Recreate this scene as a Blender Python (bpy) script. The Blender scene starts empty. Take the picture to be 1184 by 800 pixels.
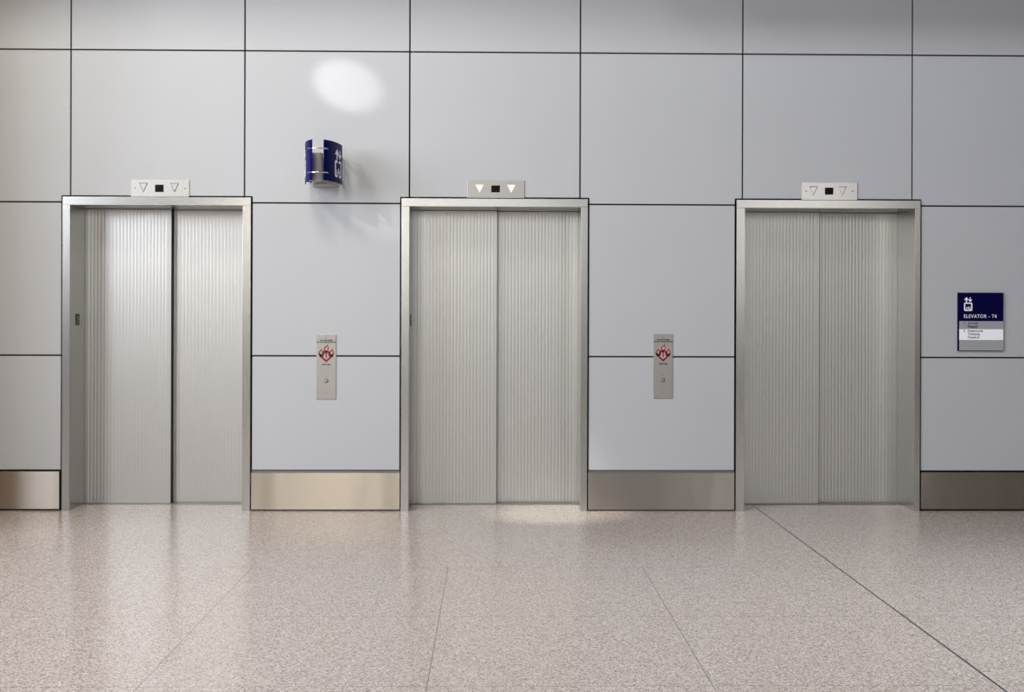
import bpy, bmesh, math, random
from mathutils import Vector, Matrix
random.seed(4)
C = bpy.context.scene.collection
S = bpy.context.scene

# ------------------------------------------------------------------ camera
CAM_H = 1.569
yaw, pitch, roll = 0.01722, 0.00055, 0.00316
cd = bpy.data.cameras.new('camera')
cam = bpy.data.objects.new('camera', cd)
C.objects.link(cam)
rt0 = Vector((math.cos(yaw), -math.sin(yaw), 0))
fw = Vector((math.sin(yaw) * math.cos(pitch), math.cos(yaw) * math.cos(pitch), math.sin(pitch)))
up0 = rt0.cross(fw)
rt = rt0 * math.cos(roll) + up0 * math.sin(roll)
up = up0 * math.cos(roll) - rt0 * math.sin(roll)
m = Matrix((rt, up, -fw)).transposed().to_4x4()
m.translation = (0, -10, CAM_H)
cam.matrix_world = m
cd.sensor_width = 36
cd.lens = 1444.59 / 1184 * 36
cd.shift_x = -(595.07 - 592) / 1184
cd.shift_y = (363.2 - 400) / 1184
cd.clip_start = 0.05
S.camera = cam

# ------------------------------------------------------------------ light and exposure
S.view_settings.view_transform = 'Standard'
S.view_settings.look = 'None'
S.view_settings.gamma = 1
S.view_settings.use_curve_mapping = False
S.view_settings.exposure = 0.72
S.cycles.use_denoising = True
S.cycles.max_bounces = 8
S.cycles.sample_clamp_indirect = 6

world = bpy.data.worlds.new('world')
S.world = world
world.use_nodes = True
world.node_tree.nodes['Background'].inputs[0].default_value = (0.62, 0.72, 0.95, 1)
world.node_tree.nodes['Background'].inputs[1].default_value = 0.1


def area(name, loc, target, sx, sy, power, col, spread=180):
    l = bpy.data.lights.new(name, 'AREA')
    l.shape = 'RECTANGLE'
    l.size, l.size_y, l.energy, l.color = sx, sy, power, col
    l.spread = math.radians(spread)
    o = bpy.data.objects.new(name, l)
    C.objects.link(o)
    o.location = loc
    o.rotation_euler = (Vector(target) - Vector(loc)).to_track_quat('-Z', 'Y').to_euler()
    return o


def spot(name, loc, target, half_deg, power, col, blend=0.5, r=0.03):
    l = bpy.data.lights.new(name, 'SPOT')
    l.energy, l.color, l.spot_size, l.spot_blend = power, col, math.radians(half_deg * 2), blend
    l.shadow_soft_size = r
    o = bpy.data.objects.new(name, l)
    C.objects.link(o)
    o.location = loc
    o.rotation_euler = (Vector(target) - Vector(loc)).to_track_quat('-Z', 'Y').to_euler()
    return o


# daylight through the side window, rear window light, unseen fill lamps added overhead
area('side_window_daylight', (-8.9, -8.5, 4.5), (0, -3.0, 2.2), 5.0, 4.0, 375, (0.94, 1.0, 1.11))
area('side_window_daylight', (-8.9, -4.6, 4.5), (0, -1.0, 2.2), 2.6, 4.0, 242, (0.94, 1.0, 1.10))
area('rear_window_fill', (-4.05, -15.85, 3.9), (-4.05, 0, 3.2), 1.2, 3.8, 66, (1.06, 1.0, 0.93))
area('rear_window_fill', (-2.65, -15.85, 3.9), (-2.65, 0, 3.2), 0.55, 3.8, 33, (1.06, 1.0, 0.93))
area('rear_window_fill', (0, -15.85, 3.9), (0, 0, 3.2), 3.0, 3.8, 56, (0.97, 1.0, 0.98))  # added to brighten the tops of the middle doors by reflection
area('rear_window_fill', (6.2, -15.85, 3.9), (6.2, 0, 3.2), 3.2, 3.8, 72, (1.02, 1.0, 0.97))  # added fill, placed to brighten the right doors and their indicator
area('overhead_fill_light', (3.5, -5.2, 7.2), (3.5, -4.0, 1.0), 5.2, 1.6, 58, (0.88, 1.0, 1.33))  # added fill for the right wall and kick plates, no real fixture
area('overhead_fill_light', (-5.2, -5.2, 7.2), (-5.2, -2.0, 1.0), 1.2, 1.6, 160, (1.04, 1.0, 0.88))  # added fill for the left side
area('overhead_fill_light', (-2.36, -5.2, 7.2), (-2.36, -2.0, 1.0), 0.62, 1.6, 95, (1.04, 1.0, 0.88))  # added fill strip, placed for a bright bar on the kick plate
area('overhead_fill_light', (-1.54, -5.2, 7.2), (-1.54, -2.0, 1.0), 0.26, 1.6, 42, (1.04, 1.0, 0.88))  # second added strip, for the narrower bar on the kick plate
area('overhead_fill_light', (3.5, -4.2, 7.2), (3.5, -4.1, 0), 3.0, 3.0, 30, (0.93, 1.0, 1.0), 60)  # added downward fill, brightens the floor on the right
spot('sun_patch_spot', (-4.3, -3.2, 4.6), (-1.18, 0, 3.40), 2.95, 420, (1, 0.99, 0.96), 0.7)  # stands in for a patch of reflected sunlight on the wall
spot('sun_patch_spot', (-4.0, -3.2, 4.5), (-0.95, 0, 2.37), 2.4, 170, (1, 0.99, 0.96), 0.9)  # stands in for the fainter reflected sun patch below
spot('sun_patch_spot', (-1.2, -1.6, 4.5), (0.52, -0.10, 0.0), 7.5, 620, (1, 0.98, 0.88), 1.0)  # stands in for sunlight reflected onto the floor by the middle doors


# ------------------------------------------------------------------ materials
def mat(name):
    mm = bpy.data.materials.new(name)
    mm.use_nodes = True
    return mm, mm.node_tree, mm.node_tree.nodes['Principled BSDF']


def plain(name, col, rough=0.5, metal=0.0, spec=0.5, emit=None, es=0, bump=0.0, bscale=60, coat=0):
    mm, t, b = mat(name)
    b.inputs['Roughness'].default_value = rough
    b.inputs['Metallic'].default_value = metal
    b.inputs['Specular IOR Level'].default_value = spec
    b.inputs['Coat Weight'].default_value = coat
    n = t.nodes.new('ShaderNodeTexNoise')
    n.inputs['Scale'].default_value = bscale
    tc = t.nodes.new('ShaderNodeTexCoord')
    t.links.new(tc.outputs['Object'], n.inputs['Vector'])
    mx = t.nodes.new('ShaderNodeMix')
    mx.data_type = 'RGBA'
    mx.inputs['A'].default_value = (*[c * 0.97 for c in col], 1)
    mx.inputs['B'].default_value = (*[min(1, c * 1.03) for c in col], 1)
    t.links.new(n.outputs['Fac'], mx.inputs['Factor'])
    t.links.new(mx.outputs['Result'], b.inputs['Base Color'])
    if bump:
        bp = t.nodes.new('ShaderNodeBump')
        bp.inputs['Strength'].default_value = bump
        bp.inputs['Distance'].default_value = 0.001
        t.links.new(n.outputs['Fac'], bp.inputs['Height'])
        t.links.new(bp.outputs['Normal'], b.inputs['Normal'])
    if emit:
        b.inputs['Emission Color'].default_value = (*emit, 1)
        b.inputs['Emission Strength'].default_value = es
    return mm


def brushed(name, col, rough, stretch=(1, 1, 60), bump=0.04, aniso=0.0, wave=0.0):
    """stainless steel; fine grain drawn along one axis, optional gentle oil-canning of the sheet"""
    mm, t, b = mat(name)
    N, L = t.nodes, t.links
    b.inputs['Metallic'].default_value = 1
    b.inputs['Roughness'].default_value = rough
    tc = N.new('ShaderNodeTexCoord')
    mp = N.new('ShaderNodeMapping')
    mp.inputs['Scale'].default_value = stretch
    L.new(tc.outputs['Object'], mp.inputs['Vector'])
    n = N.new('ShaderNodeTexNoise')
    n.inputs['Scale'].default_value = 12
    n.inputs['Detail'].default_value = 3
    L.new(mp.outputs['Vector'], n.inputs['Vector'])
    mx = N.new('ShaderNodeMix')
    mx.data_type = 'RGBA'
    mx.inputs['A'].default_value = (*[c * 0.975 for c in col], 1)
    mx.inputs['B'].default_value = (*[min(1, c * 1.02) for c in col], 1)
    L.new(n.outputs['Fac'], mx.inputs['Factor'])
    L.new(mx.outputs['Result'], b.inputs['Base Color'])
    bp = N.new('ShaderNodeBump')
    bp.inputs['Strength'].default_value = bump
    bp.inputs['Distance'].default_value = 0.001
    L.new(n.outputs['Fac'], bp.inputs['Height'])
    last = bp
    if wave:
        n2 = N.new('ShaderNodeTexNoise')
        n2.inputs['Scale'].default_value = 1.0
        n2.inputs['Detail'].default_value = 1
        mp2 = N.new('ShaderNodeMapping')
        mp2.inputs['Scale'].default_value = (4.2, 1, 1.2)
        L.new(tc.outputs['Object'], mp2.inputs['Vector'])
        L.new(mp2.outputs['Vector'], n2.inputs['Vector'])
        b2 = N.new('ShaderNodeBump')
        b2.inputs['Strength'].default_value = 1
        b2.inputs['Distance'].default_value = wave
        L.new(n2.outputs['Fac'], b2.inputs['Height'])
        L.new(bp.outputs['Normal'], b2.inputs['Normal'])
        last = b2
    L.new(last.outputs['Normal'], b.inputs['Normal'])
    if aniso:
        b.inputs['Anisotropic'].default_value = aniso
        tg = N.new('ShaderNodeCombineXYZ')       # grain runs along x, so highlights stretch along z
        tg.inputs['Z'].default_value = 1
        L.new(tg.outputs['Vector'], b.inputs['Tangent'])
    return mm


M = {}
M['panel'] = plain('painted_metal_panel', (0.405, 0.410, 0.425), rough=0.42, spec=0.3, bscale=1.5)
M['gap'] = plain('joint_black', (0.012, 0.012, 0.014), rough=0.8)
M['frame'] = brushed('frame_stainless', (0.46, 0.452, 0.432), 0.27, (60, 60, 1), 0.03)
M['door'] = brushed('fluted_stainless', (0.53, 0.522, 0.502), 0.37, (50, 50, 1), 0.003)
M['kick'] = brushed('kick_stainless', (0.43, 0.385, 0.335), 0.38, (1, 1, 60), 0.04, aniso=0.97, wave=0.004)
M['plate'] = brushed('plate_stainless', (0.42, 0.405, 0.38), 0.38, (1, 1, 60), 0.03)
M['rail'] = plain('dull_aluminium', (0.17, 0.17, 0.17), rough=0.5, metal=0.6)
M['sill'] = brushed('sill_aluminium', (0.36, 0.345, 0.32), 0.4, (1, 60, 1), 0.1)
M['blue'] = plain('sign_blue', (0.001, 0.003, 0.075), rough=0.4, spec=0.05)
M['navy'] = plain('sign_navy', (0.001, 0.001, 0.038), rough=0.4, spec=0.05)
M['white'] = plain('sign_white', (0.86, 0.86, 0.90), rough=0.5)
M['grey'] = plain('sign_grey', (0.30, 0.30, 0.33), rough=0.45)
M['greyl'] = plain('sign_insert_grey', (0.30, 0.31, 0.31), rough=0.4)
M['ink'] = plain('ink_black', (0.01, 0.01, 0.012), rough=0.6)
M['screen'] = plain('display_glass', (0.004, 0.003, 0.004), rough=0.5, spec=0.1)
M['plate_bright'] = brushed('bright_plate_stainless', (0.44, 0.425, 0.42), 0.27, (1, 1, 60), 0.03)
M['lit'] = plain('lit_arrow', (0.62, 0.57, 0.54), rough=0.4, emit=(1, 0.9, 0.86), es=0.22)
M['red'] = plain('flame_red', (0.13, 0.004, 0.008), rough=0.5)
M['pink'] = plain('flame_pink', (0.50, 0.27, 0.26), rough=0.5)
M['chrome'] = plain('chrome', (0.8, 0.8, 0.8), rough=0.12, metal=1)
M['drum'] = plain('grey_powder_coat', (0.42, 0.42, 0.42), rough=0.4, metal=0.0)
M['ceil'] = plain('ceiling_paint', (0.30, 0.29, 0.28), rough=0.9)
M['beige'] = plain('beige_wall', (0.60, 0.40, 0.24), rough=0.6)
M['roomwall'] = plain('warm_wall', (0.16, 0.145, 0.13), rough=0.8)
M['winframe'] = plain('window_frame', (0.15, 0.15, 0.16), rough=0.4, metal=0.5)
M['lampbody'] = plain('lamp_housing', (0.7, 0.7, 0.7), rough=0.5)


def floor_mat():
    mm, t, b = mat('terrazzo')
    N, L = t.nodes, t.links
    tc = N.new('ShaderNodeTexCoord')

    def vor(scale, rnd=1.0):
        v = N.new('ShaderNodeTexVoronoi')
        v.inputs['Scale'].default_value = scale
        v.inputs['Randomness'].default_value = rnd
        L.new(tc.outputs['Object'], v.inputs['Vector'])
        return v

    def ramp(src, pts):
        r = N.new('ShaderNodeValToRGB')
        r.color_ramp.interpolation = 'LINEAR'
        e = r.color_ramp.elements
        while len(e) < len(pts):
            e.new(0.5)
        for k, (p, c) in enumerate(pts):
            e[k].position = p
            e[k].color = (*c, 1)
        L.new(src, r.inputs['Fac'])
        return r
    v1 = vor(150)
    sep = N.new('ShaderNodeSeparateColor')
    L.new(v1.outputs['Color'], sep.inputs['Color'])
    r1 = ramp(sep.outputs[0], [(0.0, (0.17, 0.145, 0.125)), (0.14, (0.27, 0.225, 0.20)), (0.35, (0.43, 0.36, 0.325)),
                               (0.75, (0.50, 0.425, 0.385)), (1.0, (0.66, 0.59, 0.54))])
    # fine second size of chips
    v2 = vor(330)
    sep2 = N.new('ShaderNodeSeparateColor')
    L.new(v2.outputs['Color'], sep2.inputs['Color'])
    r2 = ramp(sep2.outputs[1], [(0.0, (0.40, 0.40, 0.40)), (0.2, (0.80, 0.80, 0.80)), (1.0, (1.02, 1.01, 1.01))])
    mul = N.new('ShaderNodeMix')
    mul.data_type = 'RGBA'
    mul.blend_type = 'MULTIPLY'
    mul.inputs['Factor'].default_value = 1
    L.new(r1.outputs['Color'], mul.inputs['A'])
    L.new(r2.outputs['Color'], mul.inputs['B'])
    # joints
    sx = N.new('ShaderNodeSeparateXYZ')
    L.new(tc.outputs['Object'], sx.inputs['Vector'])

    def math_(op, a, bb):
        n = N.new('ShaderNodeMath')
        n.operation = op
        for k, v in enumerate((a, bb)):
            if isinstance(v, (int, float)):
                n.inputs[k].default_value = v
            else:
                L.new(v, n.inputs[k])
        return n.outputs[0]

    def line(axis, pos, half, strength, cut=None):
        d = math_('ABSOLUTE', math_('SUBTRACT', sx.outputs[axis], pos), 0)
        f = math_('MULTIPLY', math_('LESS_THAN', d, half), strength)
        if cut is not None:
            f = math_('MULTIPLY', f, math_('LESS_THAN', sx.outputs['Y'], cut))
        return f
    acc = line('X', 2.1516, 0.0062, 1.0)
    acc2 = None
    for pos, st in ((0.9356, 0.62), (-0.2744, 0.62), (-1.4882, 0.62), (-2.702, 0.5), (3.367, 0.0), (-3.9, 0.4)):
        if st:
            acc = math_('MAXIMUM', acc, line('X', pos, 0.0026, st, -2.242))
    for pos in (-2.242, -3.4997, -4.72, -5.94, -7.16, -8.38):
        acc = math_('MAXIMUM', acc, line('Y', pos, 0.0035, 0.34))
    mj = N.new('ShaderNodeMix')
    mj.data_type = 'RGBA'
    L.new(acc, mj.inputs['Factor'])
    L.new(mul.outputs['Result'], mj.inputs['A'])
    mj.inputs['B'].default_value = (0.03, 0.025, 0.022, 1)
    L.new(mj.outputs['Result'], b.inputs['Base Color'])
    nz = N.new('ShaderNodeTexNoise')
    nz.inputs['Scale'].default_value = 0.8
    L.new(tc.outputs['Object'], nz.inputs['Vector'])
    rr = ramp(nz.outputs['Fac'], [(0.3, (0.19,) * 3), (0.7, (0.25,) * 3)])
    L.new(rr.outputs['Color'], b.inputs['Roughness'])
    b.inputs['Specular IOR Level'].default_value = 0.65
    return mm


M['floor'] = floor_mat()


# ------------------------------------------------------------------ mesh helpers
def bx(bm, x0, x1, y0, y1, z0, z1, bev=0.0):
    r = bmesh.ops.create_cube(bm, size=1)
    bmesh.ops.scale(bm, vec=(x1 - x0, y1 - y0, z1 - z0), verts=r['verts'])
    bmesh.ops.translate(bm, vec=((x0 + x1) / 2, (y0 + y1) / 2, (z0 + z1) / 2), verts=r['verts'])
    if bev:
        es = {e for v in r['verts'] for e in v.link_edges}
        bmesh.ops.bevel(bm, geom=list(es), offset=bev, segments=2, affect='EDGES', profile=0.5)


def poly_prism(bm, pts, y0, y1):
    """prism from an outline in x,z between two depths (y0 in front)"""
    a = [bm.verts.new((x, y0, z)) for x, z in pts]
    b = [bm.verts.new((x, y1, z)) for x, z in pts]
    n = len(pts)
    bm.faces.new(a)
    bm.faces.new(list(reversed(b)))
    for i in range(n):
        bm.faces.new((a[i], b[i], b[(i + 1) % n], a[(i + 1) % n]))


def cyl(bm, p0, p1, r, seg=20, r2=None):
    p0, p1 = Vector(p0), Vector(p1)
    d = p1 - p0
    rr = bmesh.ops.create_cone(bm, cap_ends=True, segments=seg, radius1=r, radius2=r if r2 is None else r2, depth=d.length)
    q = Vector((0, 0, 1)).rotation_difference(d.normalized()).to_matrix()
    bmesh.ops.rotate(bm, cent=(0, 0, 0), matrix=q, verts=rr['verts'])
    bmesh.ops.translate(bm, vec=(p0 + p1) / 2, verts=rr['verts'])


def obj(name, bm, material, parent=None, smooth=False):
    bmesh.ops.recalc_face_normals(bm, faces=bm.faces)
    me = bpy.data.meshes.new(name)
    bm.to_mesh(me)
    bm.free()
    me.materials.append(material)
    if smooth:
        me.shade_smooth()
    o = bpy.data.objects.new(name, me)
    C.objects.link(o)
    if parent:
        o.parent = parent
        o.matrix_parent_inverse = parent.matrix_world.inverted()
    return o


def struct(name, bm, material, parent=None):
    o = obj(name, bm, material, parent)
    if not parent:
        o['kind'] = 'structure'
    return o


def thing(name, label, cat, loc, group=None):
    o = bpy.data.objects.new(name, None)
    C.objects.link(o)
    o.empty_display_size = 0.05
    o.matrix_world = Matrix.Translation(loc)
    o['label'], o['category'] = label, cat
    if group:
        o['group'] = group
    return o


def flat_mesh(name, tris_or_polys, mapf, material, parent):
    """a thin printed graphic: 2-D polygons (u,v) carried onto a surface by mapf"""
    bm = bmesh.new()
    for p in tris_or_polys:
        vs = [bm.verts.new(mapf(u, v)) for u, v in p]
        try:
            bm.faces.new(vs)
        except ValueError:
            pass
    return obj(name, bm, material, parent)


def text_polys(s, size, align='LEFT', bold=0.0, space=1.0):
    cu = bpy.data.curves.new('txt', 'FONT')
    cu.body = s
    cu.size = size
    cu.align_x = align
    cu.space_character = space
    cu.offset = bold
    cu.resolution_u = 3
    to = bpy.data.objects.new('txt', cu)
    C.objects.link(to)
    bpy.context.view_layer.update()
    me = bpy.data.meshes.new_from_object(to)
    out = [[(me.vertices[i].co.x, me.vertices[i].co.y) for i in p.vertices] for p in me.polygons]
    bpy.data.objects.remove(to)
    bpy.data.curves.remove(cu)
    bpy.data.meshes.remove(me)
    return out


def shift(polys, du, dv, su=1.0, sv=1.0):
    return [[(u * su + du, v * sv + dv) for u, v in p] for p in polys]


def ring(outer, inner):
    n = len(outer)
    return [[outer[i], outer[(i + 1) % n], inner[(i + 1) % n], inner[i]] for i in range(n)]


def rrect(x0, x1, z0, z1, r, k=5):
    out = []
    for cx, cz, a in ((x1 - r, z1 - r, 0), (x0 + r, z1 - r, 90), (x0 + r, z0 + r, 180), (x1 - r, z0 + r, 270)):
        for i in range(k + 1):
            t = math.radians(a + 90 * i / k)
            out.append((cx + r * math.cos(t), cz + r * math.sin(t)))
    return out


def disc(cx, cz, r, k=14):
    return [(cx + r * math.cos(2 * math.pi * i / k), cz + r * math.sin(2 * math.pi * i / k)) for i in range(k)]


# elevator pictogram in a 1 x 1.65 box: two arrows over a cab with three passengers
def icon_polys():
    P = []
    P += ring(rrect(0, 1, 0, 1.0, 0.16), rrect(0.14, 0.86, 0.14, 0.86, 0.07))
    # up arrow (left) and down arrow (right)
    P += [[(0.22, 1.04), (0.36, 1.04), (0.36, 1.36), (0.22, 1.36)], [(0.0, 1.32), (0.58, 1.32), (0.29, 1.66)]]
    P += [[(0.68, 1.30), (0.80, 1.30), (0.80, 1.62), (0.68, 1.62)], [(0.48, 1.36), (1.0, 1.36), (0.74, 1.06)]]
    for cx, h in ((0.29, 0.34), (0.50, 0.46), (0.71, 0.40)):
        P.append(disc(cx, h + 0.06, 0.05))
        P.append([(cx - 0.05, 0.18), (cx + 0.05, 0.18), (cx + 0.065, h - 0.02), (cx - 0.065, h - 0.02)])
    return P


# ------------------------------------------------------------------ structure: room shell
def box_obj(name, *a, m, parent=None, bev=0):
    bm = bmesh.new()
    bx(bm, *a, bev=bev)
    return struct(name, bm, m, parent)


XL, XR, YF, ZC, ZH = -9.0, 9.0, -16.0, 4.83, 7.5
box_obj('floor', XL, XR, YF, 0.62, -0.12, 0.0, m=M['floor'])
box_obj('ceiling', XL, XR, YF, -1.4, ZH, ZH + 0.12, m=M['ceil'])
box_obj('trim_2', XL, XR, -1.4, 0.62, ZC, ZH, m=M['ceil'])
box_obj('shade_bulkhead', 0.9, XR, -1.0, 0.0, 4.45, ZC + 0.01, m=M['ceil'])  # unseen bulkhead added to shade the top right of the wall

FR = [(-3.424, -1.933), (-0.733, 0.756), (1.950, 3.434)]        # frame outer edges
IN = [(-3.365, -1.997), (-0.671, 0.702), (2.018, 3.390)]        # clear opening
LEAF = [-2.659, 0.031, 2.716]                                    # leading edge of the front leaf
HT, HB = 2.497, 2.433                                            # header top / underside
G = 0.0062                                                       # half panel joint
VX = [-4.30, -3.365, -1.986, -0.672, 0.6935, 1.999, 3.369, 4.74, 6.1, 7.47, 8.84]
Z1, Z2, Z3, Z4 = 0.326, 1.236, 2.456, 3.669

# the lift wall: dark backing with three openings
bm = bmesh.new()
bx(bm, XL, XR, 0.034, 0.62, HT + 0.004, ZC)
wall = struct('wall_back', bm, M['gap'])
edges = [XL] + [v for f in FR for v in f] + [XR]
piers = []
for i in range(0, len(edges), 2):
    bm = bmesh.new()
    bx(bm, edges[i] + (0.012 if i else 0), edges[i + 1] - (0.012 if i + 2 < len(edges) else 0), 0.034, 0.62, 0, HT + 0.003)
    piers.append(struct('wall_back', bm, M['gap']))
for a, b in FR:
    bm = bmesh.new()
    bx(bm, a + 0.001, b - 0.001, 0.56, 0.62, 0.001, HT - 0.001)
    struct('wall_back', bm, M['gap'])


def panel(pts):
    bm = bmesh.new()
    poly_prism(bm, pts, 0.0, 0.026)
    bm.edges.ensure_lookup_table()
    es = [e for e in bm.edges if all(abs(v.co.y) < 1e-6 for v in e.verts)]
    bmesh.ops.bevel(bm, geom=es, offset=0.0012, segments=2, affect='EDGES', profile=0.5)
    return obj('wall_panel', bm, M['panel'], wall)


gv = 0.0075
for i in range(len(VX) - 1):
    x0, x1 = VX[i] + G, VX[i + 1] - G
    panel([(x0, Z4 + G), (x1, Z4 + G), (x1, ZC - 0.005), (x0, ZC - 0.005)])
    over = [k for k in range(3) if abs(VX[i] - FR[k][0]) < 0.09 and abs(VX[i + 1] - FR[k][1]) < 0.09]
    if over:
        panel([(x0, HT + 0.013), (x1, HT + 0.013), (x1, Z4 - G), (x0, Z4 - G)])
        continue
    pts = [(x0, Z4 - G)]
    lf = [f[1] for f in FR if VX[i] <= f[1] < VX[i] + 0.1]
    rf = [f[0] for f in FR if VX[i + 1] - 0.1 < f[0] <= VX[i + 1]]
    xa = lf[0] + gv + 0.006 if lf else x0
    xb = rf[0] - gv - 0.006 if rf else x1
    if lf:
        pts += [(x0, HT + 0.013), (xa, HT + 0.013)]
    pts += [(xa, Z3 + G)]
    pts += [(xb, Z3 + G)]
    if rf:
        pts += [(xb, HT + 0.013), (x1, HT + 0.013)]
    pts += [(x1, Z4 - G)]
    panel(pts)
    panel([(xa, Z2 + G), (xb, Z2 + G), (xb, Z3 - G), (xa, Z3 - G)])
    panel([(xa, Z1 + 0.002), (xb, Z1 + 0.002), (xb, Z2 - G), (xa, Z2 - G)])

# beige return wall at the far left, other room walls
bm = bmesh.new()
bx(bm, -4.75, -4.30, -1.40, 0.034, 0, ZC)
struct('trim_1', bm, M['beige'])


def wall_with_holes(name, axis, pos, a0, a1, holes, material, th=0.2):
    """a wall slab, split around rectangular window holes (a from..to, z from..to)"""
    bm = bmesh.new()
    cur = a0
    for (h0, h1, z0, z1) in holes:
        for (p, q, r, s) in ((cur, h0, 0, ZH), (h0, h1, 0, z0), (h0, h1, z1, ZH)):
            if axis == 'x':
                bx(bm, pos[0], pos[1], p, q, r, s)
            else:
                bx(bm, p, q, pos[0], pos[1], r, s)
        cur = h1
    if axis == 'x':
        bx(bm, pos[0], pos[1], cur, a1, 0, ZH)
    else:
        bx(bm, cur, a1, pos[0], pos[1], 0, ZH)
    return struct(name, bm, material)


wall_with_holes('wall_left', 'x', (XL - 0.2, XL), YF, -1.4, [(-11.2, -6.2, 2.3, 6.7), (-6.0, -3.2, 2.3, 6.7)], M['roomwall'])
wall_with_holes('wall_right', 'x', (XR, XR + 0.2), YF, -1.4, [], M['roomwall'])
wall_with_holes('wall_front', 'y', (YF - 0.2, YF), XL, XR, [(-4.65, -3.45, 1.9, 5.9), (-2.93, -2.37, 1.9, 5.9), (-1.5, 1.5, 1.9, 5.9), (4.5, 7.9, 1.9, 5.9)], M['roomwall'])


def window(n, axis, pos, a0, a1, z0, z1, bars):
    bm = bmesh.new()
    def b(p, q, r, s):
        if axis == 'x':
            bx(bm, pos - 0.05, pos, p, q, r, s)
        else:
            bx(bm, p, q, pos - 0.05, pos, r, s)
    b(a0, a1, z0, z0 + 0.06)
    b(a0, a1, z1 - 0.06, z1)
    for i in range(bars + 1):
        c = a0 + (a1 - a0) * i / bars
        b(max(a0, c - 0.03), min(a1, c + 0.03), z0, z1)
    struct('window_%d' % n, bm, M['winframe'])


window(1, 'x', XL - 0.02, -11.2, -6.2, 2.3, 6.7, 4)
window(4, 'x', XL - 0.02, -6.0, -3.2, 2.3, 6.7, 2)
window(2, 'y', YF - 0.02, -4.65, -3.45, 1.9, 5.9, 1)
window(3, 'y', YF - 0.02, -2.93, -2.37, 1.9, 5.9, 1)
window(5, 'y', YF - 0.02, -1.5, 1.5, 1.9, 5.9, 2)  # unseen window added with its light for the middle doors
window(6, 'y', YF - 0.02, 4.5, 7.9, 1.9, 5.9, 2)  # unseen window placed so its light brightens the right doors

# ------------------------------------------------------------------ elevators
PITCH = 0.0285


def fluted(x0, x1, y, th, z0, z1, edge0, edge1):
    """door leaf: plain stiles at the edges and shallow vertical flutes between them"""
    prof = [(x0, 0.0)]
    fx0, fx1 = x0 + edge0, x1 - edge1
    n = max(1, round((fx1 - fx0) / PITCH))
    p = (fx1 - fx0) / n
    prof.append((fx0, 0.0))
    for i in range(n):
        for k, h in ((0.12, 0.00046), (0.24, 0.00008), (0.42, -0.0002), (0.60, -0.00024), (0.80, -0.00015), (0.92, 0.0)):
            prof.append((fx0 + (i + k) * p, h))
    prof.append((fx1, 0.0))
    prof.append((x1, 0.0))
    bm = bmesh.new()
    lo = [bm.verts.new((x, y + h, z0)) for x, h in prof]
    hi = [bm.verts.new((x, y + h, z1)) for x, h in prof]
    bl, br = bm.verts.new((x0, y + th, z0)), bm.verts.new((x1, y + th, z0))
    tl, tr = bm.verts.new((x0, y + th, z1)), bm.verts.new((x1, y + th, z1))
    for i in range(len(prof) - 1):
        bm.faces.new((lo[i], lo[i + 1], hi[i + 1], hi[i]))
    bm.faces.new((lo[0], hi[0], tl, bl))
    bm.faces.new((lo[-1], br, tr, hi[-1]))
    bm.faces.new((bl, tl, tr, br))
    bm.faces.new(list(reversed(lo)) + [bl, br])
    bm.faces.new(hi + [tr, tl])
    return bm


EL_LABEL = [
    'leftmost elevator, its steel doors bright, dark left jamb with small black floor plate',
    'middle elevator with fluted steel doors, under the indicator with two white lit arrows',
    'rightmost elevator, its fluted doors dull grey, next to the blue and white room sign',
]
elevs = []
for k in range(3):
    (f0, f1), (i0, i1), le = FR[k], IN[k], LEAF[k]
    t = thing('elevator', EL_LABEL[k], 'elevator', ((f0 + f1) / 2, 0, 0), 'three elevators in a row')
    bm = bmesh.new()
    bx(bm, f0, f1, -0.012, 0.47, HB, HT, bev=0.0012)
    obj('header', bm, M['frame'], t)
    for s, (a, b, dep) in enumerate(((f0, i0, 0.360), (i1, f1, 0.426))):
        bm = bmesh.new()
        bx(bm, a, b, -0.0115, dep, 0, HB - 0.0012, bev=0.0012)
        obj('jamb', bm, M['frame'], t)
    obj('door_leaf', fluted(i0 - 0.03, le, 0.365, 0.05, 0.006, HB - 0.003, 0.036, 0.022), M['door'], t)
    obj('door_leaf', fluted(le - 0.06, i1 + 0.02, 0.430, 0.04, 0.006, HB - 0.003, 0.072, 0.02 + 0.012), M['door'], t)
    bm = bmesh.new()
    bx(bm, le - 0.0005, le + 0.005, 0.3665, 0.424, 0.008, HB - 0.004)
    obj('edge_shade', bm, M['gap'], t)  # black strip putting shade on the front leaf's end face
    bm = bmesh.new()
    for j in range(5):
        bx(bm, i0, i1, 0.335 + j * 0.028, 0.335 + j * 0.028 + 0.020, 0.0, 0.004)
    bx(bm, i0, i1, 0.335, 0.47, 0.0, 0.002)
    obj('sill', bm, M['sill'], t)
    if k < 2:
        pl = bmesh.new()
        bx(pl, i0, i0 + 0.003, 0.135, 0.215, 1.475, 1.565, bev=0.001)
        po = obj('floor_number_plate', pl, M['ink'], t)
        po['label'] = 'small black plate with the floor number'
        tp = shift(text_polys('3', 0.05, 'CENTER'), 0.175, 1.512)
        st = [(0.175 + (0.010 if i % 2 == 0 else 0.0045) * math.cos(math.pi / 2 + i * math.pi / 5),
               1.494 + (0.010 if i % 2 == 0 else 0.0045) * math.sin(math.pi / 2 + i * math.pi / 5)) for i in range(10)]
        flat_mesh('numeral', tp + [st], lambda u, v, X=i0: (X + 0.0035, u, v), M['white'], po)
    elevs.append(t)


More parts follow.
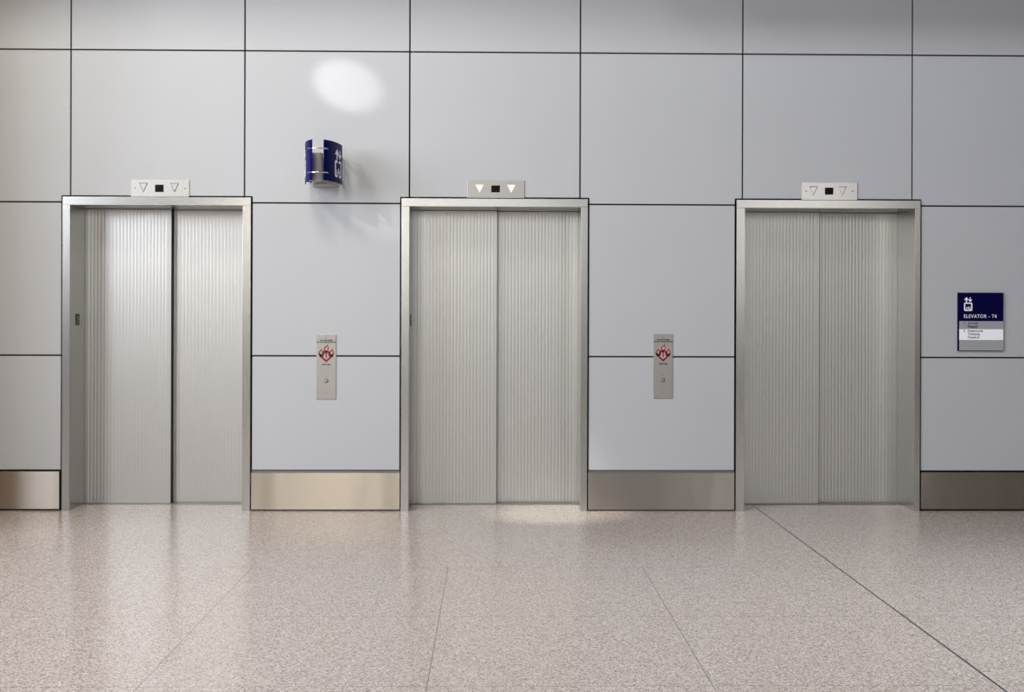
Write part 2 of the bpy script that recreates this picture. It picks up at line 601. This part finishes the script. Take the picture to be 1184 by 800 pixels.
# ------------------------------------------------------------------ stainless kick plates
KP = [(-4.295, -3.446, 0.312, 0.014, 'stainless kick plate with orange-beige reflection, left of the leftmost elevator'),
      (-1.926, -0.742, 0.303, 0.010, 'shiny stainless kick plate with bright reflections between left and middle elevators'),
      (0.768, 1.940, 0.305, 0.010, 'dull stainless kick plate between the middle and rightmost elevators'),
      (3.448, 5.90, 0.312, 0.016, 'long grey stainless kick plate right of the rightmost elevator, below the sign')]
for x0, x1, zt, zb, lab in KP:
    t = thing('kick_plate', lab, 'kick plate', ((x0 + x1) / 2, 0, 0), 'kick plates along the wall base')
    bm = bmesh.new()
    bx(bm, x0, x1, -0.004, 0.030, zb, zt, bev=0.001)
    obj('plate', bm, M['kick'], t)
    if zt < 0.31:
        bm = bmesh.new()
        bx(bm, x0, x1, 0.008, 0.030, zt + 0.0005, Z1 - 0.003)
        obj('top_rail', bm, M['rail'], t)


# ------------------------------------------------------------------ floor indicators over the doors
def indicator(x0, x1, z0, z1, disp, tris, screws, lit, label, steel='plate'):
    cx = (x0 + x1) / 2
    t = thing('floor_indicator', label, 'floor indicator', (cx, 0, z0), 'floor indicators above the elevators')
    bm = bmesh.new()
    bx(bm, x0, x1, -0.008, -0.0005, z0, z1, bev=0.001)
    obj('faceplate', bm, M[steel], t)
    bm = bmesh.new()
    dx0, dx1, dz0, dz1 = disp
    bx(bm, dx0, dx1, -0.0105, -0.006, dz0, dz1, bev=0.0006)
    d = obj('display', bm, M['screen'], t)
    for (a, b, zt, zb) in tris:
        bm = bmesh.new()
        c = (a + b) / 2
        v = [bm.verts.new(p) for p in ((a, -0.0075, zt), (b, -0.0075, zt), (c, -0.0075, zb))]
        k = 0.25 if not lit else 0.08
        g = Vector((c, 0, zt - (zt - zb) / 3))
        w = [bm.verts.new((g.x + (p.co.x - g.x) * (1 - k), -0.0125, g.z + (p.co.z - g.z) * (1 - k))) for p in v]
        bm.faces.new(w)
        bm.faces.new(list(reversed(v)))
        for i in range(3):
            bm.faces.new((v[i], v[(i + 1) % 3], w[(i + 1) % 3], w[i]))
        o = obj('arrow', bm, M['lit'] if lit else M[steel], t)
        if lit:
            o['label'] = 'white lit down arrow'
    for sx_, sz in screws:
        bm = bmesh.new()
        cyl(bm, (sx_, -0.0095, sz), (sx_, -0.006, sz), 0.006, 12)
        obj('screw', bm, M['rail'], t)
    return t


indicator(-2.887, -2.423, 2.5, 2.634, (-2.694, -2.626, 2.538, 2.596), [(-2.821, -2.749, 2.611, 2.531), (-2.575, -2.502, 2.611, 2.531)],
          [(-2.852, 2.567), (-2.458, 2.567)], False, 'beige steel floor indicator with unlit arrows above the leftmost elevator')
indicator(-0.209, 0.247, 2.503, 2.644, (-0.018, 0.051, 2.548, 2.603), [(-0.145, -0.076, 2.609, 2.544), (0.108, 0.177, 2.609, 2.544)],
          [], True, 'steel floor indicator with two white lit down arrows above middle elevator')
indicator(2.473, 2.924, 2.5, 2.64, (2.662, 2.729, 2.543, 2.599), [(2.533, 2.605, 2.609, 2.529), (2.766, 2.838, 2.609, 2.529)],
          [(2.510, 2.57), (2.886, 2.572)], False, 'pale steel floor indicator with unlit arrows above the rightmost elevator', 'plate_bright')


# ------------------------------------------------------------------ call stations
def leaf_shape(cx, cz, w, h, lean, tip):
    """flame lobe outline: rounded belly and a pointed tip leaning to one side"""
    pts = []
    n = 22
    for i in range(n):
        a = 2 * math.pi * i / n
        x, z = math.sin(a), math.cos(a)
        r = 1.0 - 0.45 * max(0, z) ** 2
        px = x * w * r
        pz = z * h
        px += lean * max(0, z) ** 2
        pts.append((cx + px, cz + pz))
    pts[0] = (cx + lean * 1.25, cz + h * tip)
    return pts


def scale_about(pts, k):
    gx = sum(p[0] for p in pts) / len(pts)
    gz = sum(p[1] for p in pts) / len(pts)
    return [(gx + (p[0] - gx) * k, gz + (p[1] - gz) * k) for p in pts]


def call_station(x0, x1, z0, z1, label):
    cx = (x0 + x1) / 2
    t = thing('call_station', label, 'elevator call station', (cx, 0, z0), 'elevator call stations')
    bm = bmesh.new()
    bx(bm, x0, x1, -0.006, -0.0005, z0, z1, bev=0.0012)
    fp = obj('faceplate', bm, M['plate'], t)
    H = z1 - z0
    # button with ring
    bz = z0 + 0.146
    bm = bmesh.new()
    cyl(bm, (cx, -0.0085, bz), (cx, -0.005, bz), 0.0175, 28, 0.0175)
    bt = obj('button_ring', bm, M['chrome'], t)
    bm = bmesh.new()
    cyl(bm, (cx, -0.0125, bz), (cx, -0.008, bz), 0.0105, 24, 0.012)
    obj('button', bm, M['plate'], t, smooth=False)
    bm = bmesh.new()
    cyl(bm, (cx + 0.003, -0.0135, bz), (cx + 0.003, -0.012, bz), 0.0045, 10)
    obj('button_mark', bm, M['ink'], t)
    for sz in (z0 + 0.050, z0 + 0.183, z1 - 0.028):
        bm = bmesh.new()
        cyl(bm, (cx, -0.0078, sz), (cx, -0.005, sz), 0.0042, 10)
        obj('screw', bm, M['rail'], t)

    def mp(y):
        return lambda u, v: (cx + u, y, v)
    F = z1 - 0.155          # centre of the flame pictogram
    L = leaf_shape(-0.041, F + 0.006, 0.020, 0.028, 0.004, 1.4)
    R = leaf_shape(0.041, F + 0.006, 0.020, 0.028, 0.007, 1.55)
    Ct = leaf_shape(0.0, F + 0.040, 0.019, 0.028, 0.011, 1.5)
    base = [[(-0.062, F + 0.002), (-0.054, F - 0.018), (0.0, F - 0.068), (0.0, F - 0.048), (-0.044, F - 0.010)],
            [(0.062, F + 0.002), (0.054, F - 0.018), (0.0, F - 0.068), (0.0, F - 0.048), (0.044, F - 0.010)]]
    halo = [scale_about(L, 1.28), scale_about(R, 1.28), scale_about(Ct, 1.25),
            [(-0.062, F), (-0.050, F - 0.026), (0, F - 0.071), (0, F + 0.03)], [(0, F - 0.071), (0.050, F - 0.026), (0.062, F), (0, F + 0.03)]]
    g0 = flat_mesh('flame_halo', halo, mp(-0.0063), M['pink'], t)
    red = ring(L, scale_about(L, 0.60)) + ring(R, scale_about(R, 0.60)) + ring(Ct, scale_about(Ct, 0.62))
    red += base
    red += [[(-0.0045, F - 0.034), (0.0045, F - 0.034), (0.006, F + 0.018), (-0.006, F + 0.018)]]
    flat_mesh('flame_pictogram', red, mp(-0.0066), M['red'], t)
    for q in (scale_about(L, 0.40), scale_about(R, 0.40), scale_about(Ct, 0.38)):
        flat_mesh('flame_core', [q], mp(-0.0069), M['greyl'], t)
    tx = shift(text_polys('IN CASE OF FIRE', 0.0138, 'CENTER', 0.0008), 0, z1 - 0.052)
    tx += shift(text_polys('DO NOT USE ELEVATOR', 0.0138, 'CENTER', 0.0008), 0, z1 - 0.066)
    flat_mesh('lettering', tx, mp(-0.0066), M['ink'], t)
    tx = shift(text_polys('USE STAIRS', 0.0138, 'CENTER', 0.0008), 0, F - 0.090)
    flat_mesh('lettering', tx, mp(-0.0066), M['ink'], t)


call_station(-1.409, -1.252, 0.891, 1.408, 'steel call station with flame pictogram between left and middle elevators')
call_station(1.286, 1.441, 0.903, 1.420, 'steel call station with flame pictogram between middle and rightmost elevators')

# ------------------------------------------------------------------ room sign on the right
sx0, sx1, sz0, sz1 = 3.738, 4.106, 1.290, 1.759
t = thing('wall_sign', 'rectangular blue, grey and white elevator sign at right edge of the wall', 'sign', (sx0, 0, sz0))
bm = bmesh.new()
bx(bm, sx0, sx0 + 0.010, -0.016, -0.0005, sz0, sz1)
bx(bm, sx0, sx1, -0.012, -0.0005, sz0, sz1)
obj('back_plate', bm, M['navy'], t)
for nm, z0, z1, mt in (('blue_header', 1.531, sz1, 'navy'), ('grey_strip', 1.467, 1.530, 'grey'), ('white_strip', 1.378, 1.466, 'white'), ('blank_insert', sz0 + 0.004, 1.377, 'greyl')):
    bm = bmesh.new()
    bx(bm, sx0 + (0.0102 if nm != 'blue_header' else 0), sx1 - 0.001, -0.0165, -0.0122, z0, z1, bev=0.0006)
    obj(nm, bm, M[mt], t)
front = lambda u, v: (u, -0.0169, v)
tx = shift(text_polys('ELEVATOR - T4', 0.041, 'LEFT', 0.0, 1.12), 3.783, 1.556, 0.94, 1)
w = max(p[0] for q in tx for p in q)
tx = shift(tx, 3.783 - 3.783 * (4.050 - 3.783) / (w - 3.783), 0, (4.050 - 3.783) / (w - 3.783), 1)
ic = shift(icon_polys(), 3.786, 1.612, 0.067, 0.067)
cut = (4.050 - 3.783)
for lo_, hi_ in ((0, 0.74), (0.74, 0.83), (0.83, 2)):
    part = [q for q in tx if lo_ <= (min(p[0] for p in q) - 3.783) / cut < hi_]
    if part:
        flat_mesh('white_lettering', part, front, M['white'], t)
flat_mesh('pictogram', ic, front, M['white'], t)
bl = []
for s, x, z in (('1', 3.782, 1.505), ('Arrivals', 3.816, 1.505), ('Baggage', 3.816, 1.480), ('3', 3.782, 1.444), ('Departures', 3.816, 1.444), ('Ticketing', 3.816, 1.418), ('Check-in', 3.816, 1.392)):
    bl += shift(text_polys(s, 0.0265, 'LEFT', 0.0006), x, z)
flat_mesh('black_lettering', bl, front, M['ink'], t)

# ------------------------------------------------------------------ projecting blue sign
cx0, tip, A, B = -1.336, -0.502, 0.146, 0.44
zt, zb = 2.898, 2.589
t = thing('projecting_sign', 'curved blue sign with white elevator pictogram projecting between left and middle elevators', 'sign', (cx0, 0, zb))


def arc_pt(s, side, off=0.0):
    """s: 0 near the tip gap .. 1 at the wall end, on a half ellipse"""
    th0 = math.asin(0.046 / A)
    th = th0 + (math.radians(80) - th0) * s
    x, y = A * math.sin(th), (tip + B) - B * math.cos(th)
    nx, ny = B * math.sin(th), -A * math.cos(th)
    n = math.hypot(nx, ny)
    return (cx0 + side * (x + nx / n * off), y + ny / n * off)


def arc_len(side=1, n=200):
    L = [0]
    for i in range(n):
        a, b = arc_pt(i / n, 1), arc_pt((i + 1) / n, 1)
        L.append(L[-1] + math.hypot(b[0] - a[0], b[1] - a[1]))
    return L


AL = arc_len()


def s_of(d):
    for i in range(len(AL) - 1):
        if AL[i + 1] >= d:
            return (i + (d - AL[i]) / (AL[i + 1] - AL[i])) / 200
    return 1.0


for side in (1, -1):
    bm = bmesh.new()
    n = 26
    rows = []
    for i in range(n + 1):
        s = i / n
        o_ = arc_pt(s, side, 0.0)
        i_ = arc_pt(s, side, -0.005)
        rows.append([bm.verts.new((o_[0], o_[1], zb)), bm.verts.new((o_[0], o_[1], zt)), bm.verts.new((i_[0], i_[1], zt)), bm.verts.new((i_[0], i_[1], zb))])
    for a, b in zip(rows, rows[1:]):
        for j in range(4):
            bm.faces.new((a[j], b[j], b[(j + 1) % 4], a[(j + 1) % 4]))
    bm.faces.new(rows[0])
    bm.faces.new(list(reversed(rows[-1])))
    bl_ = obj('blue_blade', bm, M['blue'], t)
    # pictogram wrapped around the blade
    k = 0.165
    polys = []
    for p in icon_polys():
        polys.append(p)
    u0 = 0.150
    flip = (lambda u: 1 - u) if side == -1 else (lambda u: u)

    def mpf(u, v, side=side, flip=flip):
        s = s_of(u0 + flip(u) * k)
        q = arc_pt(s, side, 0.0012)
        return (q[0], q[1], zb + 0.040 + v * 0.133)
    flat_mesh('pictogram', polys, mpf, M['white'], bl_)
# grey drum body on the wall behind the blades
bm = bmesh.new()
n = 28
ra, rb = 0.100, 0.20
lo, hi = [], []
for i in range(n + 1):
    a = math.pi * i / n
    lo.append(bm.verts.new((cx0 - 0.004 - ra * math.cos(a), -0.002 - rb * math.sin(a), zb - 0.004)))
    hi.append(bm.verts.new((cx0 - 0.004 - ra * math.cos(a), -0.002 - rb * math.sin(a), 2.80)))
for i in range(n):
    bm.faces.new((lo[i], lo[i + 1], hi[i + 1], hi[i]))
bm.faces.new(hi)
bm.faces.new(list(reversed(lo)))
bm.faces.new((lo[0], hi[0], hi[-1], lo[-1]))
obj('wall_drum', bm, M['drum'], t)
# inner post
bm = bmesh.new()
cyl(bm, (cx0 - 0.030, -0.30, zb + 0.01), (cx0 - 0.030, -0.30, 2.815), 0.046, 28)
obj('post', bm, M['drum'], t, smooth=False)
# chrome cross bars and wall rods
for z in (2.828, 2.646):
    bm = bmesh.new()
    pts = [Vector((cx0 - 0.076 + 0.152 * i / 12, -0.512 + 0.034 * (abs(i - 6) / 6) ** 2, z)) for i in range(13)]
    for a, b in zip(pts, pts[1:]):
        cyl(bm, a, b, 0.0048, 10)
    obj('cross_bar', bm, M['chrome'], t)
    for side in (1, -1):
        bm = bmesh.new()
        q = arc_pt(0.93, side, -0.006)
        cyl(bm, (q[0], q[1] - 0.0, z - 0.02), (q[0] - side * 0.004, -0.0005, z - 0.02), 0.008, 12)
        obj('wall_rod', bm, M['chrome'], t)
        bm = bmesh.new()
        cyl(bm, (cx0 - 0.03 + side * 0.04, -0.30, z - 0.05), (cx0 + side * 0.122, -0.30, z - 0.05), 0.005, 10)
        obj('brace', bm, M['rail'], t)
